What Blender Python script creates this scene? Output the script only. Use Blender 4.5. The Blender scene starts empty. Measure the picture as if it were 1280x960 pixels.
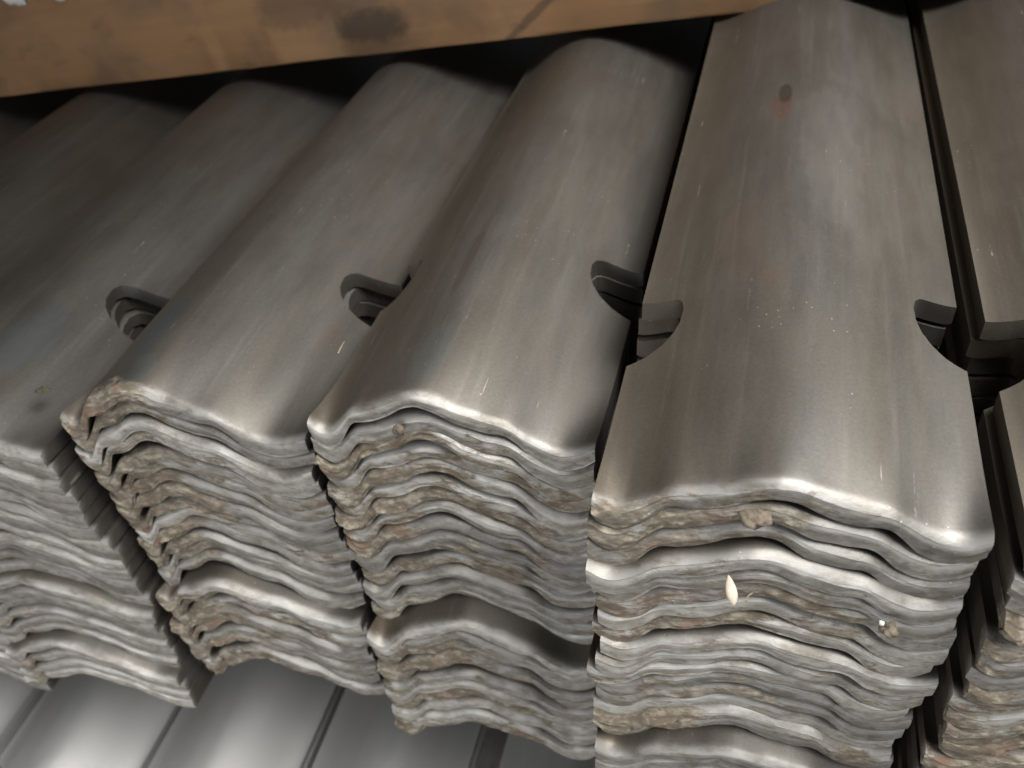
import bpy, bmesh, math, random
import numpy as np
from mathutils import Matrix, Vector

random.seed(7)
C = bpy.context.scene
COL = C.collection
S = 0.12            # metres per plate width: everything below is laid out in plate widths

# ------------------------------------------------------------------ camera
# camera axes in world terms (x across the stacks, y along the plates away from the camera, z up)
RIGHT = Vector((0.96544, 0.25286, -0.06292))
DOWN = Vector((0.11965, -0.64479, -0.75495))
FWD = Vector((-0.23150, 0.72130, -0.65276))
CAM_Z = 7.2
cam = bpy.data.cameras.new('camera')
cam_o = bpy.data.objects.new('camera', cam)
COL.objects.link(cam_o)
m = Matrix((RIGHT, -DOWN, -FWD)).transposed().to_4x4()
m.translation = Vector((0, 0, CAM_Z * S))
cam_o.matrix_world = m
cam.sensor_width = 36
cam.lens = 1141.2 * 36 / 1280
cam.clip_start = 0.01
cam.clip_end = 100
cam.dof.use_dof = True
cam.dof.focus_distance = 2.75 * S
cam.dof.aperture_fstop = 14
C.camera = cam_o
C.render.resolution_x = 1024
C.render.resolution_y = 768

# ------------------------------------------------------------------ light
w = bpy.data.worlds.new('World')
C.world = w
w.use_nodes = True
bg = w.node_tree.nodes['Background']
bg.inputs[0].default_value = (0.86, 0.92, 1.0, 1)
bg.inputs[1].default_value = 0.03


def area(name, loc, target, size, power, col, spread=180):
    l = bpy.data.lights.new(name, 'AREA')
    l.shape = 'RECTANGLE'
    l.size, l.size_y = size
    l.energy = power
    l.color = col
    l.spread = math.radians(spread)
    o = bpy.data.objects.new(name, l)
    COL.objects.link(o)
    o.location = Vector(loc) * S
    d = (Vector(target) - Vector(loc)).normalized()
    o.rotation_euler = d.to_track_quat('-Z', 'Y').to_euler()
    return o


area('overhead_lamp', (2.6, 0.6, CAM_Z + 3.0), (-0.9, 1.3, CAM_Z - 3.6), (1.0, 0.55), 3.7, (1.0, 0.985, 0.955), 54)
area('open_side_lamp', (-2.5, -4.5, CAM_Z - 1.6), (-1.6, 2, CAM_Z - 5.0), (0.8, 0.4), 4.5, (0.96, 0.98, 1.0))

C.view_settings.view_transform = 'Standard'
C.view_settings.look = 'None'
C.view_settings.exposure = 0.50
C.view_settings.gamma = 1.0


# ------------------------------------------------------------------ node helpers
def new_mat(name):
    mt = bpy.data.materials.new(name)
    mt.use_nodes = True
    nt = mt.node_tree
    return mt, nt, nt.nodes['Principled BSDF']


class NB:
    def __init__(self, nt):
        self.nt = nt

    def n(self, typ, **kw):
        nd = self.nt.nodes.new(typ)
        for k, v in kw.items():
            setattr(nd, k, v)
        return nd

    def link(self, a, b):
        self.nt.links.new(a, b)

    def val(self, sock, v):
        if isinstance(v, bpy.types.NodeSocket):
            self.link(v, sock)
        else:
            sock.default_value = v

    def math(self, op, a, b=0.0, clamp=False):
        nd = self.n('ShaderNodeMath', operation=op, use_clamp=clamp)
        self.val(nd.inputs[0], a)
        self.val(nd.inputs[1], b)
        return nd.outputs[0]

    def mix(self, f, a, b):
        nd = self.n('ShaderNodeMix', data_type='RGBA')
        self.val(nd.inputs[0], f)
        for i, v in ((6, a), (7, b)):
            if isinstance(v, tuple):
                v = (*v, 1)
            self.val(nd.inputs[i], v)
        return nd.outputs[2]

    def noise(self, vec, scale, detail=4, rough=0.55, dist=0.0):
        nd = self.n('ShaderNodeTexNoise')
        self.link(vec, nd.inputs['Vector'])
        nd.inputs['Scale'].default_value = scale
        nd.inputs['Detail'].default_value = detail
        nd.inputs['Roughness'].default_value = rough
        nd.inputs['Distortion'].default_value = dist
        return nd.outputs[0]

    def ramp(self, f, a, b, c0=0.0, c1=1.0):
        nd = self.n('ShaderNodeMapRange', interpolation_type='SMOOTHSTEP')
        self.link(f, nd.inputs[0])
        nd.inputs[1].default_value = a
        nd.inputs[2].default_value = b
        nd.inputs[3].default_value = c0
        nd.inputs[4].default_value = c1
        return nd.outputs[0]

    def mapping(self, vec, scale, loc=(0, 0, 0)):
        nd = self.n('ShaderNodeMapping')
        self.link(vec, nd.inputs[0])
        nd.inputs['Scale'].default_value = scale
        self.val(nd.inputs['Location'], loc)
        return nd.outputs[0]


def rand_vec(b, k):
    oi = b.n('ShaderNodeObjectInfo')
    cx = b.n('ShaderNodeCombineXYZ')
    b.link(b.math('MULTIPLY', oi.outputs['Random'], k), cx.inputs[0])
    b.link(b.math('MULTIPLY', oi.outputs['Random'], k * 1.7), cx.inputs[1])
    b.link(b.math('MULTIPLY', oi.outputs['Random'], k * 0.6), cx.inputs[2])
    return cx.outputs[0], oi.outputs['Random']


def steel_material(name='steel', stains=(), pale=0.0):
    """stains: (x, y, half width, half length, colour, strength) marks in plate widths on one particular plate"""
    mt, nt, p = new_mat(name)
    b = NB(nt)
    tc = b.n('ShaderNodeTexCoord')
    rv, rnd = rand_vec(b, 37.0)
    k = 1 / S
    raw = b.mapping(tc.outputs['Object'], (k, k, k))
    obj = b.mapping(tc.outputs['Object'], (k, k, k), rv)
    n_str = b.noise(b.mapping(obj, (22, 0.6, 6)), 1.0, 5, 0.6)
    n_long = b.noise(b.mapping(obj, (4, 0.3, 4)), 1.0, 3, 0.5)
    n_pat = b.noise(obj, 1.8, 5, 0.6, 0.6)
    n_fine = b.noise(obj, 60, 3, 0.6)
    grey = b.mix(b.ramp(n_long, 0.25, 0.80), (0.135, 0.124, 0.106), (0.153, 0.148, 0.142))
    # dim warm reflection painted as a brown tint into the plates' left flank
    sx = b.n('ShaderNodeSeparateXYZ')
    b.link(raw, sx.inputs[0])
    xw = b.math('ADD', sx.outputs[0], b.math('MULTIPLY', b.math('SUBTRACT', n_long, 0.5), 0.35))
    reflect_tint = b.ramp(xw, 0.08, 0.60, 0.85, 0.12)
    col = b.mix(reflect_tint, grey, (0.122, 0.102, 0.077))
    col = b.mix(b.ramp(n_pat, 0.46, 0.70, 0, 0.45), col, (0.13, 0.115, 0.098))
    col = b.mix(b.ramp(n_str, 0.55, 0.75, 0, 0.10), col, (0.40, 0.38, 0.35))
    n_mot = b.noise(b.mapping(obj, (10, 1.5, 10)), 1.0, 6, 0.65)
    n_grn = b.noise(obj, 110, 2, 0.6)
    hg = b.n('ShaderNodeHueSaturation')
    b.link(b.math('ADD', 0.72, b.math('ADD', b.math('MULTIPLY', n_mot, 0.16), b.math('MULTIPLY', n_grn, 0.4))), hg.inputs['Value'])
    b.link(col, hg.inputs['Color'])
    col = hg.outputs[0]
    n_rust = b.noise(b.mapping(obj, (3.0, 1.2, 3.0)), 1.0, 4, 0.65)
    col = b.mix(b.ramp(n_rust, 0.62, 0.75, 0, 0.35), col, (0.20, 0.11, 0.075))
    # thin pale scratches along the length
    n_scr = b.noise(b.mapping(obj, (70, 1.5, 10)), 1.0, 2, 0.5)
    n_sg = b.noise(b.mapping(obj, (5, 9, 5)), 1.0, 4, 0.7)
    scr = b.math('MULTIPLY', b.ramp(n_scr, 0.70, 0.76), b.ramp(n_sg, 0.50, 0.62))
    col = b.mix(b.math('MULTIPLY', scr, 0.55), col, (0.55, 0.53, 0.50))
    if pale:
        col = b.mix(pale, col, (0.60, 0.60, 0.60))
    for q, (cx, cy, hx, hy, sc, st) in enumerate(stains):
        n_w = b.noise(b.mapping(raw, (7, 4, 7), (q * 3.3, q, 0)), 1.0, 5, 0.7)
        dx = b.math('DIVIDE', b.math('SUBTRACT', sx.outputs[0], cx), hx)
        dy = b.math('DIVIDE', b.math('SUBTRACT', sx.outputs[1], cy), hy)
        d = b.math('ADD', b.math('MULTIPLY', dx, dx), b.math('MULTIPLY', dy, dy))
        d = b.math('ADD', d, b.math('MULTIPLY', b.math('SUBTRACT', n_w, 0.5), 2.4))
        col = b.mix(b.ramp(d, 0.45, 1.1, st, 0), col, sc)
    # freshly cut ends are paler and less scaled
    at_e = b.n('ShaderNodeAttribute', attribute_name='endcut').outputs['Fac']
    at_m = b.n('ShaderNodeAttribute', attribute_name='mud').outputs['Fac']
    at_l = b.n('ShaderNodeAttribute', attribute_name='lip').outputs['Fac']
    n_end = b.noise(b.mapping(obj, (12, 15, 17)), 1.0, 5, 0.65)
    n_e2 = b.noise(b.mapping(obj, (3, 6, 9)), 1.0, 4, 0.6)
    endcol = b.mix(b.ramp(n_end, 0.35, 0.65), (0.19, 0.176, 0.150), (0.35, 0.335, 0.305))
    endcol = b.mix(b.ramp(n_e2, 0.5, 0.68, 0, 0.6), endcol, (0.25, 0.22, 0.18))
    n_grit = b.noise(b.mapping(obj, (26, 60, 60)), 1.0, 4, 0.75)
    endcol = b.mix(b.ramp(n_grit, 0.51, 0.68, 0, 0.85), endcol, (0.13, 0.105, 0.08))
    col = b.mix(b.math('MULTIPLY', b.math('MAXIMUM', at_e, b.math('MULTIPLY', at_l, 0.6)), 0.9), col, endcol)
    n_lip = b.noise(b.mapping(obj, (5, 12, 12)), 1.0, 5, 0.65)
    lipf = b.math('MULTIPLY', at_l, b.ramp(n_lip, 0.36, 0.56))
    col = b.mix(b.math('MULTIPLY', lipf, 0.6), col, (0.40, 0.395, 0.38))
    # some ends are browner, some paler than their neighbours
    hv = b.n('ShaderNodeHueSaturation')
    b.link(b.math('ADD', 1.0, b.math('MULTIPLY', b.math('MULTIPLY', b.math('SUBTRACT', rnd, 0.5), 0.6), b.math('MAXIMUM', at_e, at_l))), hv.inputs['Value'])
    b.link(col, hv.inputs['Color'])
    col = hv.outputs[0]
    # mud: carried by the attribute, broken up by noise
    n_mud = b.noise(b.mapping(obj, (6, 26, 16)), 1.0, 6, 0.7, 0.5)
    mudf = b.ramp(b.math('ADD', at_m, b.math('MULTIPLY', b.math('SUBTRACT', n_mud, 0.5), 1.5)), 0.42, 0.62)
    n_mc = b.noise(b.mapping(obj, (16, 34, 34)), 1.0, 5, 0.7)
    mudcol = b.mix(b.ramp(n_mc, 0.40, 0.74), (0.10, 0.08, 0.057), (0.30, 0.265, 0.21))
    n_red = b.noise(obj, 7, 3, 0.6)
    mudcol = b.mix(b.ramp(n_red, 0.56, 0.70, 0, 0.7), mudcol, (0.16, 0.095, 0.065))
    col = b.mix(mudf, col, mudcol)
    # pale dust specks
    vor = b.n('ShaderNodeTexVoronoi')
    b.link(obj, vor.inputs['Vector'])
    vor.inputs['Scale'].default_value = 30
    spk = b.ramp(vor.outputs['Distance'], 0.05, 0.085, 1, 0)
    n_sel = b.noise(obj, 3.0, 2)
    spk = b.math('MULTIPLY', spk, b.ramp(n_sel, 0.54, 0.60))
    col = b.mix(b.math('MULTIPLY', spk, 0.6), col, (0.6, 0.57, 0.5))
    b.link(col, p.inputs['Base Color'])
    rough = b.ramp(b.math('ADD', b.math('MULTIPLY', n_mot, 0.6), b.math('MULTIPLY', n_pat, 0.4)), 0.3, 0.7, 0.48, 0.60)
    rough = b.math('ADD', rough, b.math('MULTIPLY', b.ramp(at_e, 0.5, 0.9), 0.12), True)
    rough = b.math('ADD', rough, b.math('MULTIPLY', at_l, 0.06), True)
    rough = b.math('ADD', rough, b.math('MULTIPLY', mudf, 0.4), True)
    b.link(rough, p.inputs['Roughness'])
    met = b.math('SUBTRACT', 0.90, b.math('MULTIPLY', reflect_tint, 0.15), True)
    met = b.math('SUBTRACT', met, b.math('MULTIPLY', b.ramp(at_e, 0.5, 0.9), 0.45), True)
    met = b.math('SUBTRACT', met, b.math('MULTIPLY', at_l, 0.25), True)
    met = b.math('SUBTRACT', met, b.math('MULTIPLY', mudf, 0.75), True)
    if pale:
        met = b.math('MULTIPLY', met, 0.7)
    b.link(met, p.inputs['Metallic'])
    bump = b.n('ShaderNodeBump')
    bump.inputs['Strength'].default_value = 0.35
    bump.inputs['Distance'].default_value = 0.0006
    hgt = b.math('ADD', b.math('MULTIPLY', n_fine, 0.18), b.math('MULTIPLY', n_str, 0.06))
    hgt = b.math('ADD', hgt, b.math('MULTIPLY', b.math('MULTIPLY', n_grit, b.math('MAXIMUM', at_e, at_l)), 0.9))
    hgt = b.math('ADD', hgt, b.math('MULTIPLY', b.math('MULTIPLY', n_mc, mudf), 2.0))
    b.link(hgt, bump.inputs['Height'])
    b.link(bump.outputs[0], p.inputs['Normal'])
    return mt


def simple_mat(name, c0, c1, scale, rough=0.8, stretch=(1, 1, 1), bump=0.4, dist=0.001, metal=0.0):
    mt, nt, p = new_mat(name)
    b = NB(nt)
    tc = b.n('ShaderNodeTexCoord')
    rv, rnd = rand_vec(b, 11.0)
    v = b.mapping(tc.outputs['Object'], stretch, rv)
    nz = b.noise(v, scale, 6, 0.65, 0.3)
    b.link(b.mix(b.ramp(nz, 0.3, 0.7), c0, c1), p.inputs['Base Color'])
    p.inputs['Roughness'].default_value = rough
    p.inputs['Metallic'].default_value = metal
    bp = b.n('ShaderNodeBump')
    bp.inputs['Strength'].default_value = bump
    bp.inputs['Distance'].default_value = dist
    b.link(nz, bp.inputs['Height'])
    b.link(bp.outputs[0], p.inputs['Normal'])
    return mt


def beam_material():
    mt, nt, p = new_mat('brown_wood')
    b = NB(nt)
    tc = b.n('ShaderNodeTexCoord')
    v = b.mapping(tc.outputs['Object'], (1 / S, 1 / S, 1 / S))
    grain = b.noise(b.mapping(v, (0.9, 9, 9)), 1.5, 6, 0.6, 0.4)
    blotch = b.noise(v, 1.6, 5, 0.6, 0.3)
    dark = b.noise(b.mapping(v, (1, 1, 1.6), (3.1, 0, 1.7)), 2.6, 5, 0.6, 0.15)
    c = b.mix(b.ramp(grain, 0.2, 0.8), (0.225, 0.120, 0.051), (0.258, 0.140, 0.062))
    c = b.mix(b.ramp(blotch, 0.4, 0.68, 0, 0.75), c, (0.11, 0.07, 0.038))
    c = b.mix(b.ramp(dark, 0.58, 0.74, 0, 0.6), c, (0.05, 0.032, 0.02))
    sx = b.n('ShaderNodeSeparateXYZ')
    b.link(v, sx.inputs[0])
    wob = b.noise(b.mapping(v, (3, 3, 3)), 1.5, 5, 0.7)
    for cx, cz, hx, hz, tilt, st in ((5.30, .17, .24, .10, 0, .8), (6.35, .2, .045, .34, 1.3, .65), (4.9, .32, .32, .13, 0, .5), (2.4, .1, .42, .07, 0, .4)):
        dx = b.math('SUBTRACT', b.math('SUBTRACT', sx.outputs[0], cx), b.math('MULTIPLY', b.math('SUBTRACT', sx.outputs[2], cz), tilt))
        dx = b.math('DIVIDE', dx, hx)
        dz = b.math('DIVIDE', b.math('SUBTRACT', sx.outputs[2], cz), hz)
        d = b.math('ADD', b.math('MULTIPLY', dx, dx), b.math('MULTIPLY', dz, dz))
        d = b.math('ADD', d, b.math('MULTIPLY', b.math('SUBTRACT', wob, 0.5), 3.0))
        c = b.mix(b.ramp(d, 0.2, 1.3, st, 0), c, (0.05, 0.03, 0.018))
    b.link(c, p.inputs['Base Color'])
    p.inputs['Roughness'].default_value = 0.7
    bp = b.n('ShaderNodeBump')
    bp.inputs['Strength'].default_value = 0.3
    bp.inputs['Distance'].default_value = 0.001
    b.link(grain, bp.inputs['Height'])
    b.link(bp.outputs[0], p.inputs['Normal'])
    return mt


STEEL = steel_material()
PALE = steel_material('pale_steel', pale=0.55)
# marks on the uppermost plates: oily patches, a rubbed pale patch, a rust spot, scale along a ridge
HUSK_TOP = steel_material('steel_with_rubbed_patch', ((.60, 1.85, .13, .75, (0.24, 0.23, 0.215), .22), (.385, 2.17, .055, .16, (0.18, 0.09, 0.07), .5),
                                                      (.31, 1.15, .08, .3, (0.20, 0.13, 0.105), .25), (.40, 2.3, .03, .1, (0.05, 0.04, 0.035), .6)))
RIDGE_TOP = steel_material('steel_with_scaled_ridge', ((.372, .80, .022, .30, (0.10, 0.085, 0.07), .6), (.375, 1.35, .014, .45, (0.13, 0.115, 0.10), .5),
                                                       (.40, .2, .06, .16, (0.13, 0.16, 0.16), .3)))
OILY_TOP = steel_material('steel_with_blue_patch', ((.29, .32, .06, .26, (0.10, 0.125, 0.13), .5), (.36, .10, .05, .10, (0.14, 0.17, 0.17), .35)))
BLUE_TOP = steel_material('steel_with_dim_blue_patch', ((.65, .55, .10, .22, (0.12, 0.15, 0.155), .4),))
WOOD = beam_material()
MUD = simple_mat('dried_mud', (0.065, 0.05, 0.036), (0.165, 0.135, 0.10), 420, 0.95, bump=0.8)
HUSK = simple_mat('pale_husk', (0.46, 0.36, 0.27), (0.62, 0.53, 0.43), 200, 0.6, (3, 3, 1))
STRAW = simple_mat('straw', (0.45, 0.36, 0.22), (0.62, 0.52, 0.36), 300, 0.7)
PAPER = simple_mat('white_paper', (0.45, 0.45, 0.43), (0.62, 0.62, 0.60), 120, 0.85)
FLAKE = simple_mat('dark_flake', (0.035, 0.035, 0.02), (0.09, 0.085, 0.05), 300, 0.8)
CONCRETE = simple_mat('concrete', (0.16, 0.15, 0.14), (0.30, 0.29, 0.27), 30, 0.9)

# ------------------------------------------------------------------ numpy noise
_RT = np.random.default_rng(3).random((256, 256))


def vnoise(x, y, seed=0):
    x = np.asarray(x, float) + seed * 17.31
    y = np.asarray(y, float) + seed * 7.77
    xi, yi = np.floor(x).astype(int), np.floor(y).astype(int)
    fx, fy = x - xi, y - yi
    fx, fy = fx * fx * (3 - 2 * fx), fy * fy * (3 - 2 * fy)
    a = _RT[xi & 255, yi & 255]
    b = _RT[(xi + 1) & 255, yi & 255]
    c = _RT[xi & 255, (yi + 1) & 255]
    d = _RT[(xi + 1) & 255, (yi + 1) & 255]
    return (a * (1 - fx) + b * fx) * (1 - fy) + (c * (1 - fx) + d * fx) * fy - 0.5


def fbm(x, y, seed, oct_=3):
    s, a, f = 0, 1.0, 1.0
    for o in range(oct_):
        s = s + a * vnoise(x * f, y * f, seed + o * 5.3)
        a *= 0.55
        f *= 2.1
    return s


# ------------------------------------------------------------------ plate profile
_px = np.array([0, .04, .09, .15, .22, .29, .37, .44, .50, .56, .63, .71, .78, .85, .91, .96, 1])
_pz = np.array([0, -.033, -.045, -.015, .045, .062, .088, .118, .128, .118, .088, .062, .045, -.015, -.045, -.033, 0])
_gx = np.linspace(-0.3, 1.3, 1601)
_raw = np.interp(_gx, _px, _pz)
_raw[_gx < 0] = -_raw[(_gx < 0)] * 0 + (-_gx[_gx < 0]) * 0.6
_raw[_gx > 1] = (_gx[_gx > 1] - 1) * 0.6


def _smooth(a, sig):
    r = int(sig * 1000 * 3)
    k = np.exp(-0.5 * (np.arange(-r, r + 1) / (sig * 1000)) ** 2)
    return np.convolve(np.pad(a, r, mode='edge'), k / k.sum(), 'valid')


_PROF = _smooth(_raw, 0.018)
_ARCH = _smooth(np.clip(np.sin(np.pi * np.clip(_gx, 0, 1)), 0, 1) ** 1.3, 0.012)

_ARCH2 = _smooth(_raw, 0.075)


def mobius(u, c):
    return u * (1 - c) / (c + u * (1 - 2 * c))


_ns = np.array([0, .0364, .06, .12, .25, .45, .60, .75, .88, 1.0])
_nd = np.array([0, .105, .120, .134, .142, .138, .125, .098, .058, 0])


def plate_mesh(name, seed, peak=0.46, amp=1.0, notch=(0.86, 0.95), mud=0.5, hi=False, length=7.0, rough=1.0, rip=1.0, shear=0.0, mat=None, bite=.142, spread=1.5, crown=(-.06, .185)):
    """One plate: wavy section swept along y, a bite out of each long edge, a sheared and muddy front end."""
    N = 150 if hi else 92
    F = 10 if hi else 8
    end = [0, .004, .009, .015, .022, .031, .043, .06, .085, .12, .18, .26, .36, .46]
    NL = .33
    st = .012 if hi else .034
    lo, hi_y = min(notch) - NL - .01, max(notch) + .02
    rows = end + list(np.arange(max(lo, .47), hi_y, st))
    for yn in notch:
        rows += [yn - NL, yn - NL + .02, yn, yn - .0024, yn - .0048, yn - .0072, yn - .0096, yn - .012, yn - .015, yn - .02, yn - .04, yn + .012]
    rows += [hi_y + .05, 1.4, 1.8, 2.4, 3.1, 4.0, 5.2, length]
    rows = np.array(sorted(set(np.round(rows, 5))))
    R = len(rows)
    u = np.linspace(0, 1, N)

    bl, br = bite if isinstance(bite, tuple) else (bite, bite)

    def indent(yn, bt):
        s = (yn - rows) / NL
        d = np.interp(s, _ns, _nd)
        d[(s < 0) | (s > 1)] = 0
        return d * bt / .142

    dl, dr = indent(notch[0], bl), indent(notch[1], br)
    X = u[None, :] + dl[:, None] * np.clip(1 - u / .42, 0, 1)[None, :] - dr[:, None] * np.clip(1 - (1 - u) / .42, 0, 1)[None, :]
    Y = np.repeat(rows[:, None], N, 1)
    xw = mobius(np.clip(X, 0, 1), peak)
    pr = np.interp(xw, _gx, _PROF)
    ar = crown[0] + crown[1] * np.interp(xw, _gx, _ARCH)
    f = rip * (0.06 + 0.94 * np.exp(-(Y / 0.17) ** 1.2))
    H = amp * (ar + (pr - ar) * f)
    ar2 = np.interp(xw, _gx, _ARCH2)
    T = np.clip(0.060 + 0.005 * math.sin(seed * 12.9) - 1.2 * (pr - ar2), 0.034, 0.073)
    H = H - 0.028 * np.exp(-Y / 0.30)
    # gentle unevenness of the body, ragged roll-over at the sheared end
    H = H + 0.010 * fbm(X * 3, Y * 1.1, seed) * np.exp(-Y / 2)
    ex = np.exp(-Y / 0.10)
    H = H + rough * ex * 0.008 * fbm(X * 3, Y * 4, seed + 2)
    lw = 0.016 * (1.0 + 0.9 * fbm(X * 4, Y * 0, seed + 4))
    H = H - 0.85 * lw * np.clip(1 - Y / (1.7 * lw), 0, 1) ** 1.6
    endy = rough * (0.020 * fbm(u * 3, u * 0, seed + 6) + 0.006 * fbm(u * 11, u * 0, seed + 8)) + shear * (u - .5)
    # mud sits on the left-hand side of the end and in the dips
    mprof = np.clip(1.2 - spread * u, 0, 1) * 0.75 + 0.25
    mudu = np.clip(mud * mprof * 1.25 + 0.75 * fbm(u * 3.1, u * 0 + seed, seed + 9), 0, 1.2)
    Ytop = Y + np.exp(-Y / 1.5) * shear * (u - .5)[None, :] + ex * (endy - shear * (u - .5))[None, :]
    ztop, zbot = H, H - T
    verts, endc, mudc, lipc = [], [], [], []
    # grid path: bottom rear -> bottom front -> face -> top front -> top rear
    brow = list(range(R - 1, -1, -1))
    for j in brow:
        verts.append(np.stack([X[j], Ytop[j] + (0.006 * np.exp(-rows[j] / .03)), zbot[j]], 1))
        endc.append(np.full(N, math.exp(-rows[j] / .01)))
        mudc.append(mudu * 0.8 * math.exp(-rows[j] / .06))
        lipc.append(np.zeros(N))
    for k in range(1, F):
        t = k / F
        z = zbot[0] * (1 - t) + ztop[0] * t
        bulge = -0.003 * math.sin(math.pi * t) + 0.008 * (1 - t)
        fr = 0.0045 * rough * fbm(u * 9, u * 0 + t * 2, seed + 12, 2) + 0.006 * rough * fbm(u * 4, u * 0 + t * 3, seed + 14, 2)
        lump = np.clip(fbm(u * 13, u * 0 + t * 3.2, seed + 20, 3) + 0.0, 0, 1) * np.clip(mudu - .45, 0, 1) * 0.07
        yy = Ytop[0] + bulge + fr - lump * math.sin(math.pi * min(1, t * 1.1 + .05))
        z = z + 0.001 * rough * fbm(u * 8, u * 0 + t * 4, seed + 16, 2)
        verts.append(np.stack([X[0], yy, z], 1))
        endc.append(np.ones(N))
        mudc.append(mudu * (1.05 - 0.35 * t))
        lipc.append(np.full(N, max(0, t * 2.2 - 1.2)))
    for j in range(R):
        verts.append(np.stack([X[j], Ytop[j], ztop[j]], 1))
        endc.append(np.full(N, 0.45 * math.exp(-(rows[j] / .03) ** 2)))
        mudc.append(mudu * 0.80 * np.exp(-rows[j] / (.030 + .10 * mud * (1 - u) ** 2)))
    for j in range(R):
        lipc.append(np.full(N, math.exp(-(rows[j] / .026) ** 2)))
    K = len(verts)
    V = np.concatenate(verts) * S
    idx = np.arange(K * N).reshape(K, N)
    q = np.stack([idx[:-1, :-1], idx[:-1, 1:], idx[1:, 1:], idx[1:, :-1]], -1).reshape(-1, 4)
    faces = [q]
    TB = K - R                       # first top row
    bi = [R - 1 - j for j in range(R)]
    for side, c in ((0, 0), (1, N - 1)):
        a, b_ = idx[TB:, c], idx[np.array(bi), c]
        s4 = np.stack([a[:-1], a[1:], b_[1:], b_[:-1]], -1)
        if side:
            s4 = s4[:, ::-1]
        faces.append(s4)
        # sides of the front face
        col = [idx[k, c] for k in range(R - 1, TB + 1)]
        poly = np.array(col)
        faces.append(('n', poly if side else poly[::-1]))
    back = np.stack([idx[0, :-1], idx[K - 1, :-1], idx[K - 1, 1:], idx[0, 1:]], -1)
    faces.append(back)
    loops, starts = [], []
    pos = 0
    for fc in faces:
        if isinstance(fc, tuple):
            loops.append(fc[1])
            starts.append(np.array([pos]))
            pos += len(fc[1])
        else:
            loops.append(fc.reshape(-1))
            starts.append(pos + 4 * np.arange(len(fc)))
            pos += fc.size
    loops = np.concatenate(loops).astype(np.int32)
    starts = np.concatenate(starts).astype(np.int32)
    me = bpy.data.meshes.new(name)
    me.vertices.add(len(V))
    me.vertices.foreach_set('co', V.astype(np.float32).reshape(-1))
    me.loops.add(len(loops))
    me.loops.foreach_set('vertex_index', loops)
    me.polygons.add(len(starts))
    me.polygons.foreach_set('loop_start', starts)
    me.update(calc_edges=True)
    me.validate()
    me.shade_smooth()
    me.set_sharp_from_angle(angle=math.radians(29))
    for nm, arr in (('endcut', endc), ('mud', mudc), ('lip', lipc)):
        at = me.attributes.new(nm, 'FLOAT', 'POINT')
        at.data.foreach_set('value', np.concatenate(arr).astype(np.float32))
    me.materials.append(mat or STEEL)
    return me


def link(name, me, loc, label, cat, group=None, rot=(0, 0, 0), kind=None):
    o = bpy.data.objects.new(name, me)
    COL.objects.link(o)
    o.location = (loc[0] * S, loc[1] * S, (loc[2] + CAM_Z) * S)
    o.rotation_euler = rot
    if label:
        o['label'] = label
    if cat:
        o['category'] = cat
    if group:
        o['group'] = group
    if kind:
        o['kind'] = kind
    return o


# ------------------------------------------------------------------ floor
fl = bpy.data.meshes.new('floor')
fl.from_pydata([(-8, -6, 0), (8, -6, 0), (8, 8, 0), (-8, 8, 0)], [], [(0, 1, 2, 3)])
fl.materials.append(CONCRETE)
FLOOR_Z = -6.75
link('floor', fl, (0, 0, FLOOR_Z), None, None, kind='structure')

# ------------------------------------------------------------------ stacks
ORD = ('top first second third fourth fifth sixth seventh eighth ninth tenth eleventh twelfth thirteenth fourteenth fifteenth sixteenth '
       'seventeenth eighteenth nineteenth twentieth twenty-first twenty-second twenty-third twenty-fourth twenty-fifth twenty-sixth '
       'twenty-seventh twenty-eighth twenty-ninth thirtieth thirty-first thirty-second').split()
GROUP = 'notched steel plates stacked in rows'
rng = np.random.default_rng(11)


def drift(n, marks):
    """marks: (index, forward offset) pairs joined by straight drift; a repeated index makes a jump"""
    xs = [a for a, _ in marks]
    ys = [v for _, v in marks]
    xs = [x + 1e-3 * i for i, x in enumerate(xs)]
    return np.interp(np.arange(n), xs, ys)


def stack(key, x0, y0, z0, n, pitch, peak, amp, notch, mud, dy, hi_n=1, seen=(0, 99), shear=0.07, top_adj='', top_mat=None, bite=.145, rip=1.0, spread=1.5, crown=(-.06, .185)):
    low = None
    for i in range(n):
        md = float(np.clip(mud + rng.normal(0, .18), 0, 1)) * (0.35 if i == 0 and mud < .6 else 1)
        seed = round(x0 * 13 + i * 3.7 + 40, 2)
        nj = (notch[0] + rng.normal(0, .004), notch[1] + rng.normal(0, .004))
        vis = seen[0] <= i <= seen[1]
        if vis or low is None:
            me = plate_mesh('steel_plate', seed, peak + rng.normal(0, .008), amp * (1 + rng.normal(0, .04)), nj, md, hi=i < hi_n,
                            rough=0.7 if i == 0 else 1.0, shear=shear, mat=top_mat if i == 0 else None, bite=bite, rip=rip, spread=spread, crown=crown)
            low = me
        else:
            me = low
        x = x0 + (0 if i == 0 else rng.normal(0, .009))
        y = y0 + dy[i] + (0 if i == 0 else rng.normal(0, .009))
        z = z0 - i * pitch + (0 if i == 0 else rng.normal(0, .0035))
        if i == 0:
            lab = f'uppermost plate of {key}{top_adj}'
        elif i == n - 1:
            lab = f'lowest steel plate of {key}'
        else:
            lab = f'steel plate {ORD[i + 1]} from the top of {key}'
        link('steel_plate', me, (x, y, z), lab, 'steel plate', GROUP, rot=(0, 0, (0 if i == 0 else rng.normal(0, .0025))))


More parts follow.
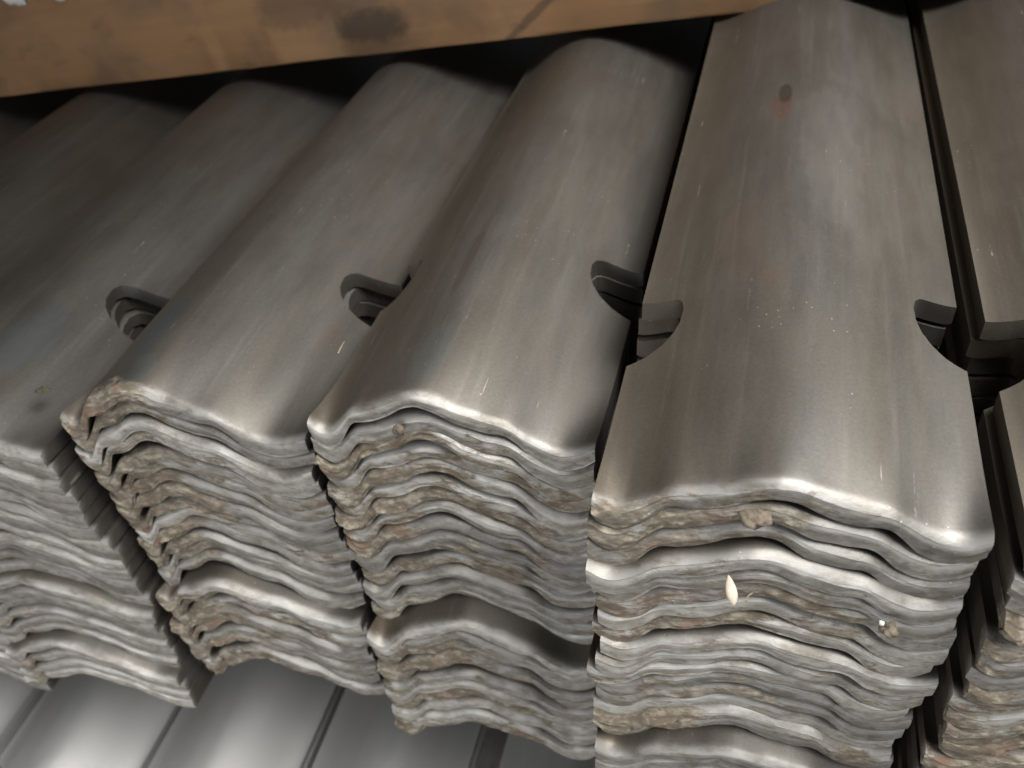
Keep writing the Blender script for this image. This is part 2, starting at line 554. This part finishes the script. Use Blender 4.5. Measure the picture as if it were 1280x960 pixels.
PITCH = 0.0835
stack('the stack filling the upper left corner', -5.68, 1.95, -2.450, 3, PITCH, .42, 1.1, (.95, .98), .3, np.zeros(3), seen=(0, 1))
stack('the stack cut off by the left edge', -4.59, 1.93, -2.390, 26, PITCH, .42, 1.15, (.95, .98), .3, drift(26, [(0, 0), (25, .03)]), seen=(0, 99), rip=.4)
stack('the stack with a dark fleck on top', -3.545, 1.87, -2.320, 24, PITCH, .40, 1.05, (0.98, 1.04), .22,
      drift(24, [(0, 0), (13, .12), (13.5, .07), (19, .12), (19.5, .05), (23, .07)]), top_adj=', with a dull blue patch', top_mat=BLUE_TOP, bite=(.1, .25), rip=.4)
stack('the stack with mud-curled ends', -2.475, 2.04, -2.230, 23, .0815, .34, 1.25, (1.03, 1.06), .72,
      drift(23, [(0, 0), (13, .10), (13.5, .02), (22, .06)]), top_adj=', dark blue patch', top_mat=OILY_TOP, bite=(.09, .23))
stack('the stack left of the seed husk stack', -1.405, 2.05, -2.085, 26, PITCH, .42, 1.25, (1.03, 1.09), .5,
      drift(26, [(0, 0), (14, .10), (14.5, -.02), (20, .03), (20.5, .01), (25, .04)]), top_adj=', scaly ridge', top_mat=RIDGE_TOP, bite=(.09, .20), spread=1.15)
stack('the stack holding the pale seed husk', -.322, 1.645, -1.805, 31, PITCH, .46, 0.9, (.90, .99), .48,
      drift(31, [(0, 0), (5, .0), (15, .06), (15.5, .0), (30, .05)]), seen=(0, 24), top_adj=', rust spotted', top_mat=HUSK_TOP, spread=.95, crown=(-.04, .165))
stack('the stack along the right edge', .745, 1.655, -1.770, 31, PITCH, .5, 1.0, (.93, .93), .6,
      drift(31, [(0, 0), (8, .02), (30, .05)]), seen=(0, 16), crown=(-.04, .15))
LOWZ = -5.62
for xk, nm in ((-5.55, 'the low pile at the lower left corner'), (-4.49, 'the low pile below the dark-flecked stack'),
               (-3.43, 'the low pile below the zigzag stack edge'), (-2.34, 'the low pile below the mud-curled stack'),
               (-1.14, 'the low pile at the bottom middle')):
    stack(nm, xk, 1.55, LOWZ + rng.normal(0, .02), 3, PITCH, .48, 1.5, (.4, .4), .1, np.zeros(3), seen=(0, 0), top_mat=PALE)


# ------------------------------------------------------------------ timber
def board(name, p0, p1, depth, height, label, seed):
    """A long squared timber whose lower front edge runs p0 -> p1."""
    a, b_ = Vector(p0), Vector(p1)
    ax = (b_ - a).normalized()
    back = Vector((-ax.y, ax.x, 0)).normalized()
    up = ax.cross(back)
    L = (b_ - a).length
    bm = bmesh.new()
    nx = 120
    ring = []
    r = 0.022
    sec = [(0, r), (r * .3, r * .3), (r, 0), (depth * .5, 0), (depth - r, 0), (depth, r), (depth, height - r), (depth - r, height), (r, height), (0, height - r), (0, height * .66), (0, height * .33)]
    for i in range(nx + 1):
        t = i / nx
        row = []
        for k, (d, h) in enumerate(sec):
            wob = 0.010 * float(fbm(np.array(t * 22.0), np.array(k * .7), seed, 3))
            row.append(bm.verts.new((t * L * S, (d + wob) * S, (h + wob * .8) * S)))
        ring.append(row)
    m_ = len(sec)
    for i in range(nx):
        for k in range(m_):
            bm.faces.new((ring[i][k], ring[i + 1][k], ring[i + 1][(k + 1) % m_], ring[i][(k + 1) % m_]))
    bm.faces.new(ring[0])
    bm.faces.new(ring[-1][::-1])
    bmesh.ops.recalc_face_normals(bm, faces=bm.faces)
    me = bpy.data.meshes.new(name)
    bm.to_mesh(me)
    bm.free()
    me.shade_smooth()
    me.set_sharp_from_angle(angle=math.radians(40))
    me.materials.append(WOOD)
    o = link(name, me, p0, label, 'beam')
    rot = Matrix((ax, back, up)).transposed().to_4x4()
    o.rotation_euler = rot.to_euler()
    return o


beam = board('wooden_beam', (-7.484, 4.400, -2.56), (2.544, 5.434, -1.496), 1.1, 1.05,
             'brown wooden beam lying across the tops of the steel stacks', 5)
bearer = board('wooden_bearer', (-6.6, 4.6, -5.46), (2.4, 4.9, -5.46), 1.0, 0.88, 'wooden bearer under the stacks', 8)
del bearer['label'], bearer['category']
bearer['kind'] = 'structure'


# ------------------------------------------------------------------ small things
def blob(name, loc, size, mat, label, cat, seed, sub=3, amp=0.35, rot=(0, 0, 0), taper=0):
    bm = bmesh.new()
    bmesh.ops.create_icosphere(bm, subdivisions=sub, radius=1)
    for v in bm.verts:
        c = v.co.copy()
        nz = float(fbm(np.array(c.x * 2.1 + c.z * 1.3), np.array(c.y * 2.1 - c.z * .9), seed, 3))
        v.co *= 1 + amp * nz
        if taper:
            wd = (1 - c.z * c.z) ** 0.8 * (1.0 - .25 * c.z)
            hh = math.hypot(c.x, c.y)
            if hh > 1e-4:
                v.co.x, v.co.y = c.x / hh * wd, c.y / hh * wd
            v.co.z = c.z
        v.co = Vector((v.co.x * size[0], v.co.y * size[1], v.co.z * size[2])) * S
    me = bpy.data.meshes.new(name)
    bm.to_mesh(me)
    bm.free()
    me.shade_smooth()
    me.materials.append(mat)
    return link(name, me, loc, label, cat, rot=rot)


def wisp(name, pts, rad, mat, label, cat):
    P = [Vector(p) for p in pts]
    bm = bmesh.new()
    prev = None
    n = 6
    for i, p in enumerate(P):
        d = (P[min(i + 1, len(P) - 1)] - P[max(i - 1, 0)]).normalized()
        a = d.orthogonal().normalized()
        b_ = d.cross(a)
        r = rad * (1 - 0.6 * i / len(P))
        ring = [bm.verts.new((p - P[0] + (a * math.cos(t) + b_ * math.sin(t)) * r) * S) for t in np.linspace(0, 2 * math.pi, n, False)]
        if prev:
            for k in range(n):
                bm.faces.new((prev[k], prev[(k + 1) % n], ring[(k + 1) % n], ring[k]))
        prev = ring
    me = bpy.data.meshes.new(name)
    bm.to_mesh(me)
    bm.free()
    me.shade_smooth()
    me.materials.append(mat)
    return link(name, me, pts[0], label, cat)


AX = (RIGHT, DOWN, FWD)


def at(px, py, y):
    """the point of the plane y = const seen at a pixel of the photograph, in plate widths from the camera"""
    r = RIGHT * (px - 640) + DOWN * (py - 480) + FWD * 1141.2
    return tuple(r * (y / r.y))


blob('seed_husk', at(914, 738, 1.585), (.015, .009, .046), HUSK, 'pale pointed seed husk stuck upright to the front of the plate ends', 'seed husk',
     3, sub=4, amp=.1, rot=(-.5, -.22, .2), taper=1)
p0 = at(926, 752, 1.585)
wisp('husk_fibre', [p0, at(932, 752, 1.58), at(936, 744, 1.57), at(941, 741, 1.57)], .0028, STRAW, 'fine curled fibre just right of the pale seed husk', 'fibre')
wisp('straw_wisp', [at(423, 441, 2.35), at(427, 433, 2.35), at(431, 426, 2.34)], .003, STRAW, 'thin straw wisp standing below the notch beside the muddy stack', 'straw')
blob('mud_lump', at(945, 648, 1.60), (.040, .03, .020), MUD, 'brown mud lump wedged under the uppermost plate above the seed husk', 'mud lump', 6, amp=.6)
blob('mud_lump', at(1112, 787, 1.60), (.022, .02, .015), MUD, 'small mud lump with a pale crumb on the right of the husk stack', 'mud lump', 9, amp=.7)
blob('pale_crumb', at(1102, 779, 1.595), (.007, .007, .006), PAPER, 'pale crumb beside the small mud lump on the husk stack', 'crumb', 12, amp=.5)
blob('mud_lump', at(499, 537, 2.02), (.018, .016, .018), MUD, 'mud lump on the second plate end of the stack left of the husk', 'mud lump', 15, amp=.7)

fk = at(55, 488, 1.87 + .24)
blob('dark_fleck', (fk[0], fk[1], fk[2]), (.026, .02, .003), FLAKE, 'small dark olive fleck lying on the plate at the left edge', 'fleck', 21, amp=.9)
def on_beam(px, py):
    r = RIGHT * (px - 640) + DOWN * (py - 480) + FWD * 1141.2
    nrm = Vector((-0.544, 5.278, 0))
    return tuple(r * (nrm.dot(Vector((-4.845, 4.672, 0))) / nrm.dot(r)))


blob('white_scrap', on_beam(18, -1), (.075, .02, .035), PAPER, 'larger white scrap stuck to the beam at the upper left corner', 'scrap', 23, amp=.8)
blob('white_scrap', on_beam(75, -4), (.05, .02, .022), PAPER, 'smaller white scrap stuck to the beam, right of the larger one', 'scrap', 26, amp=.8)
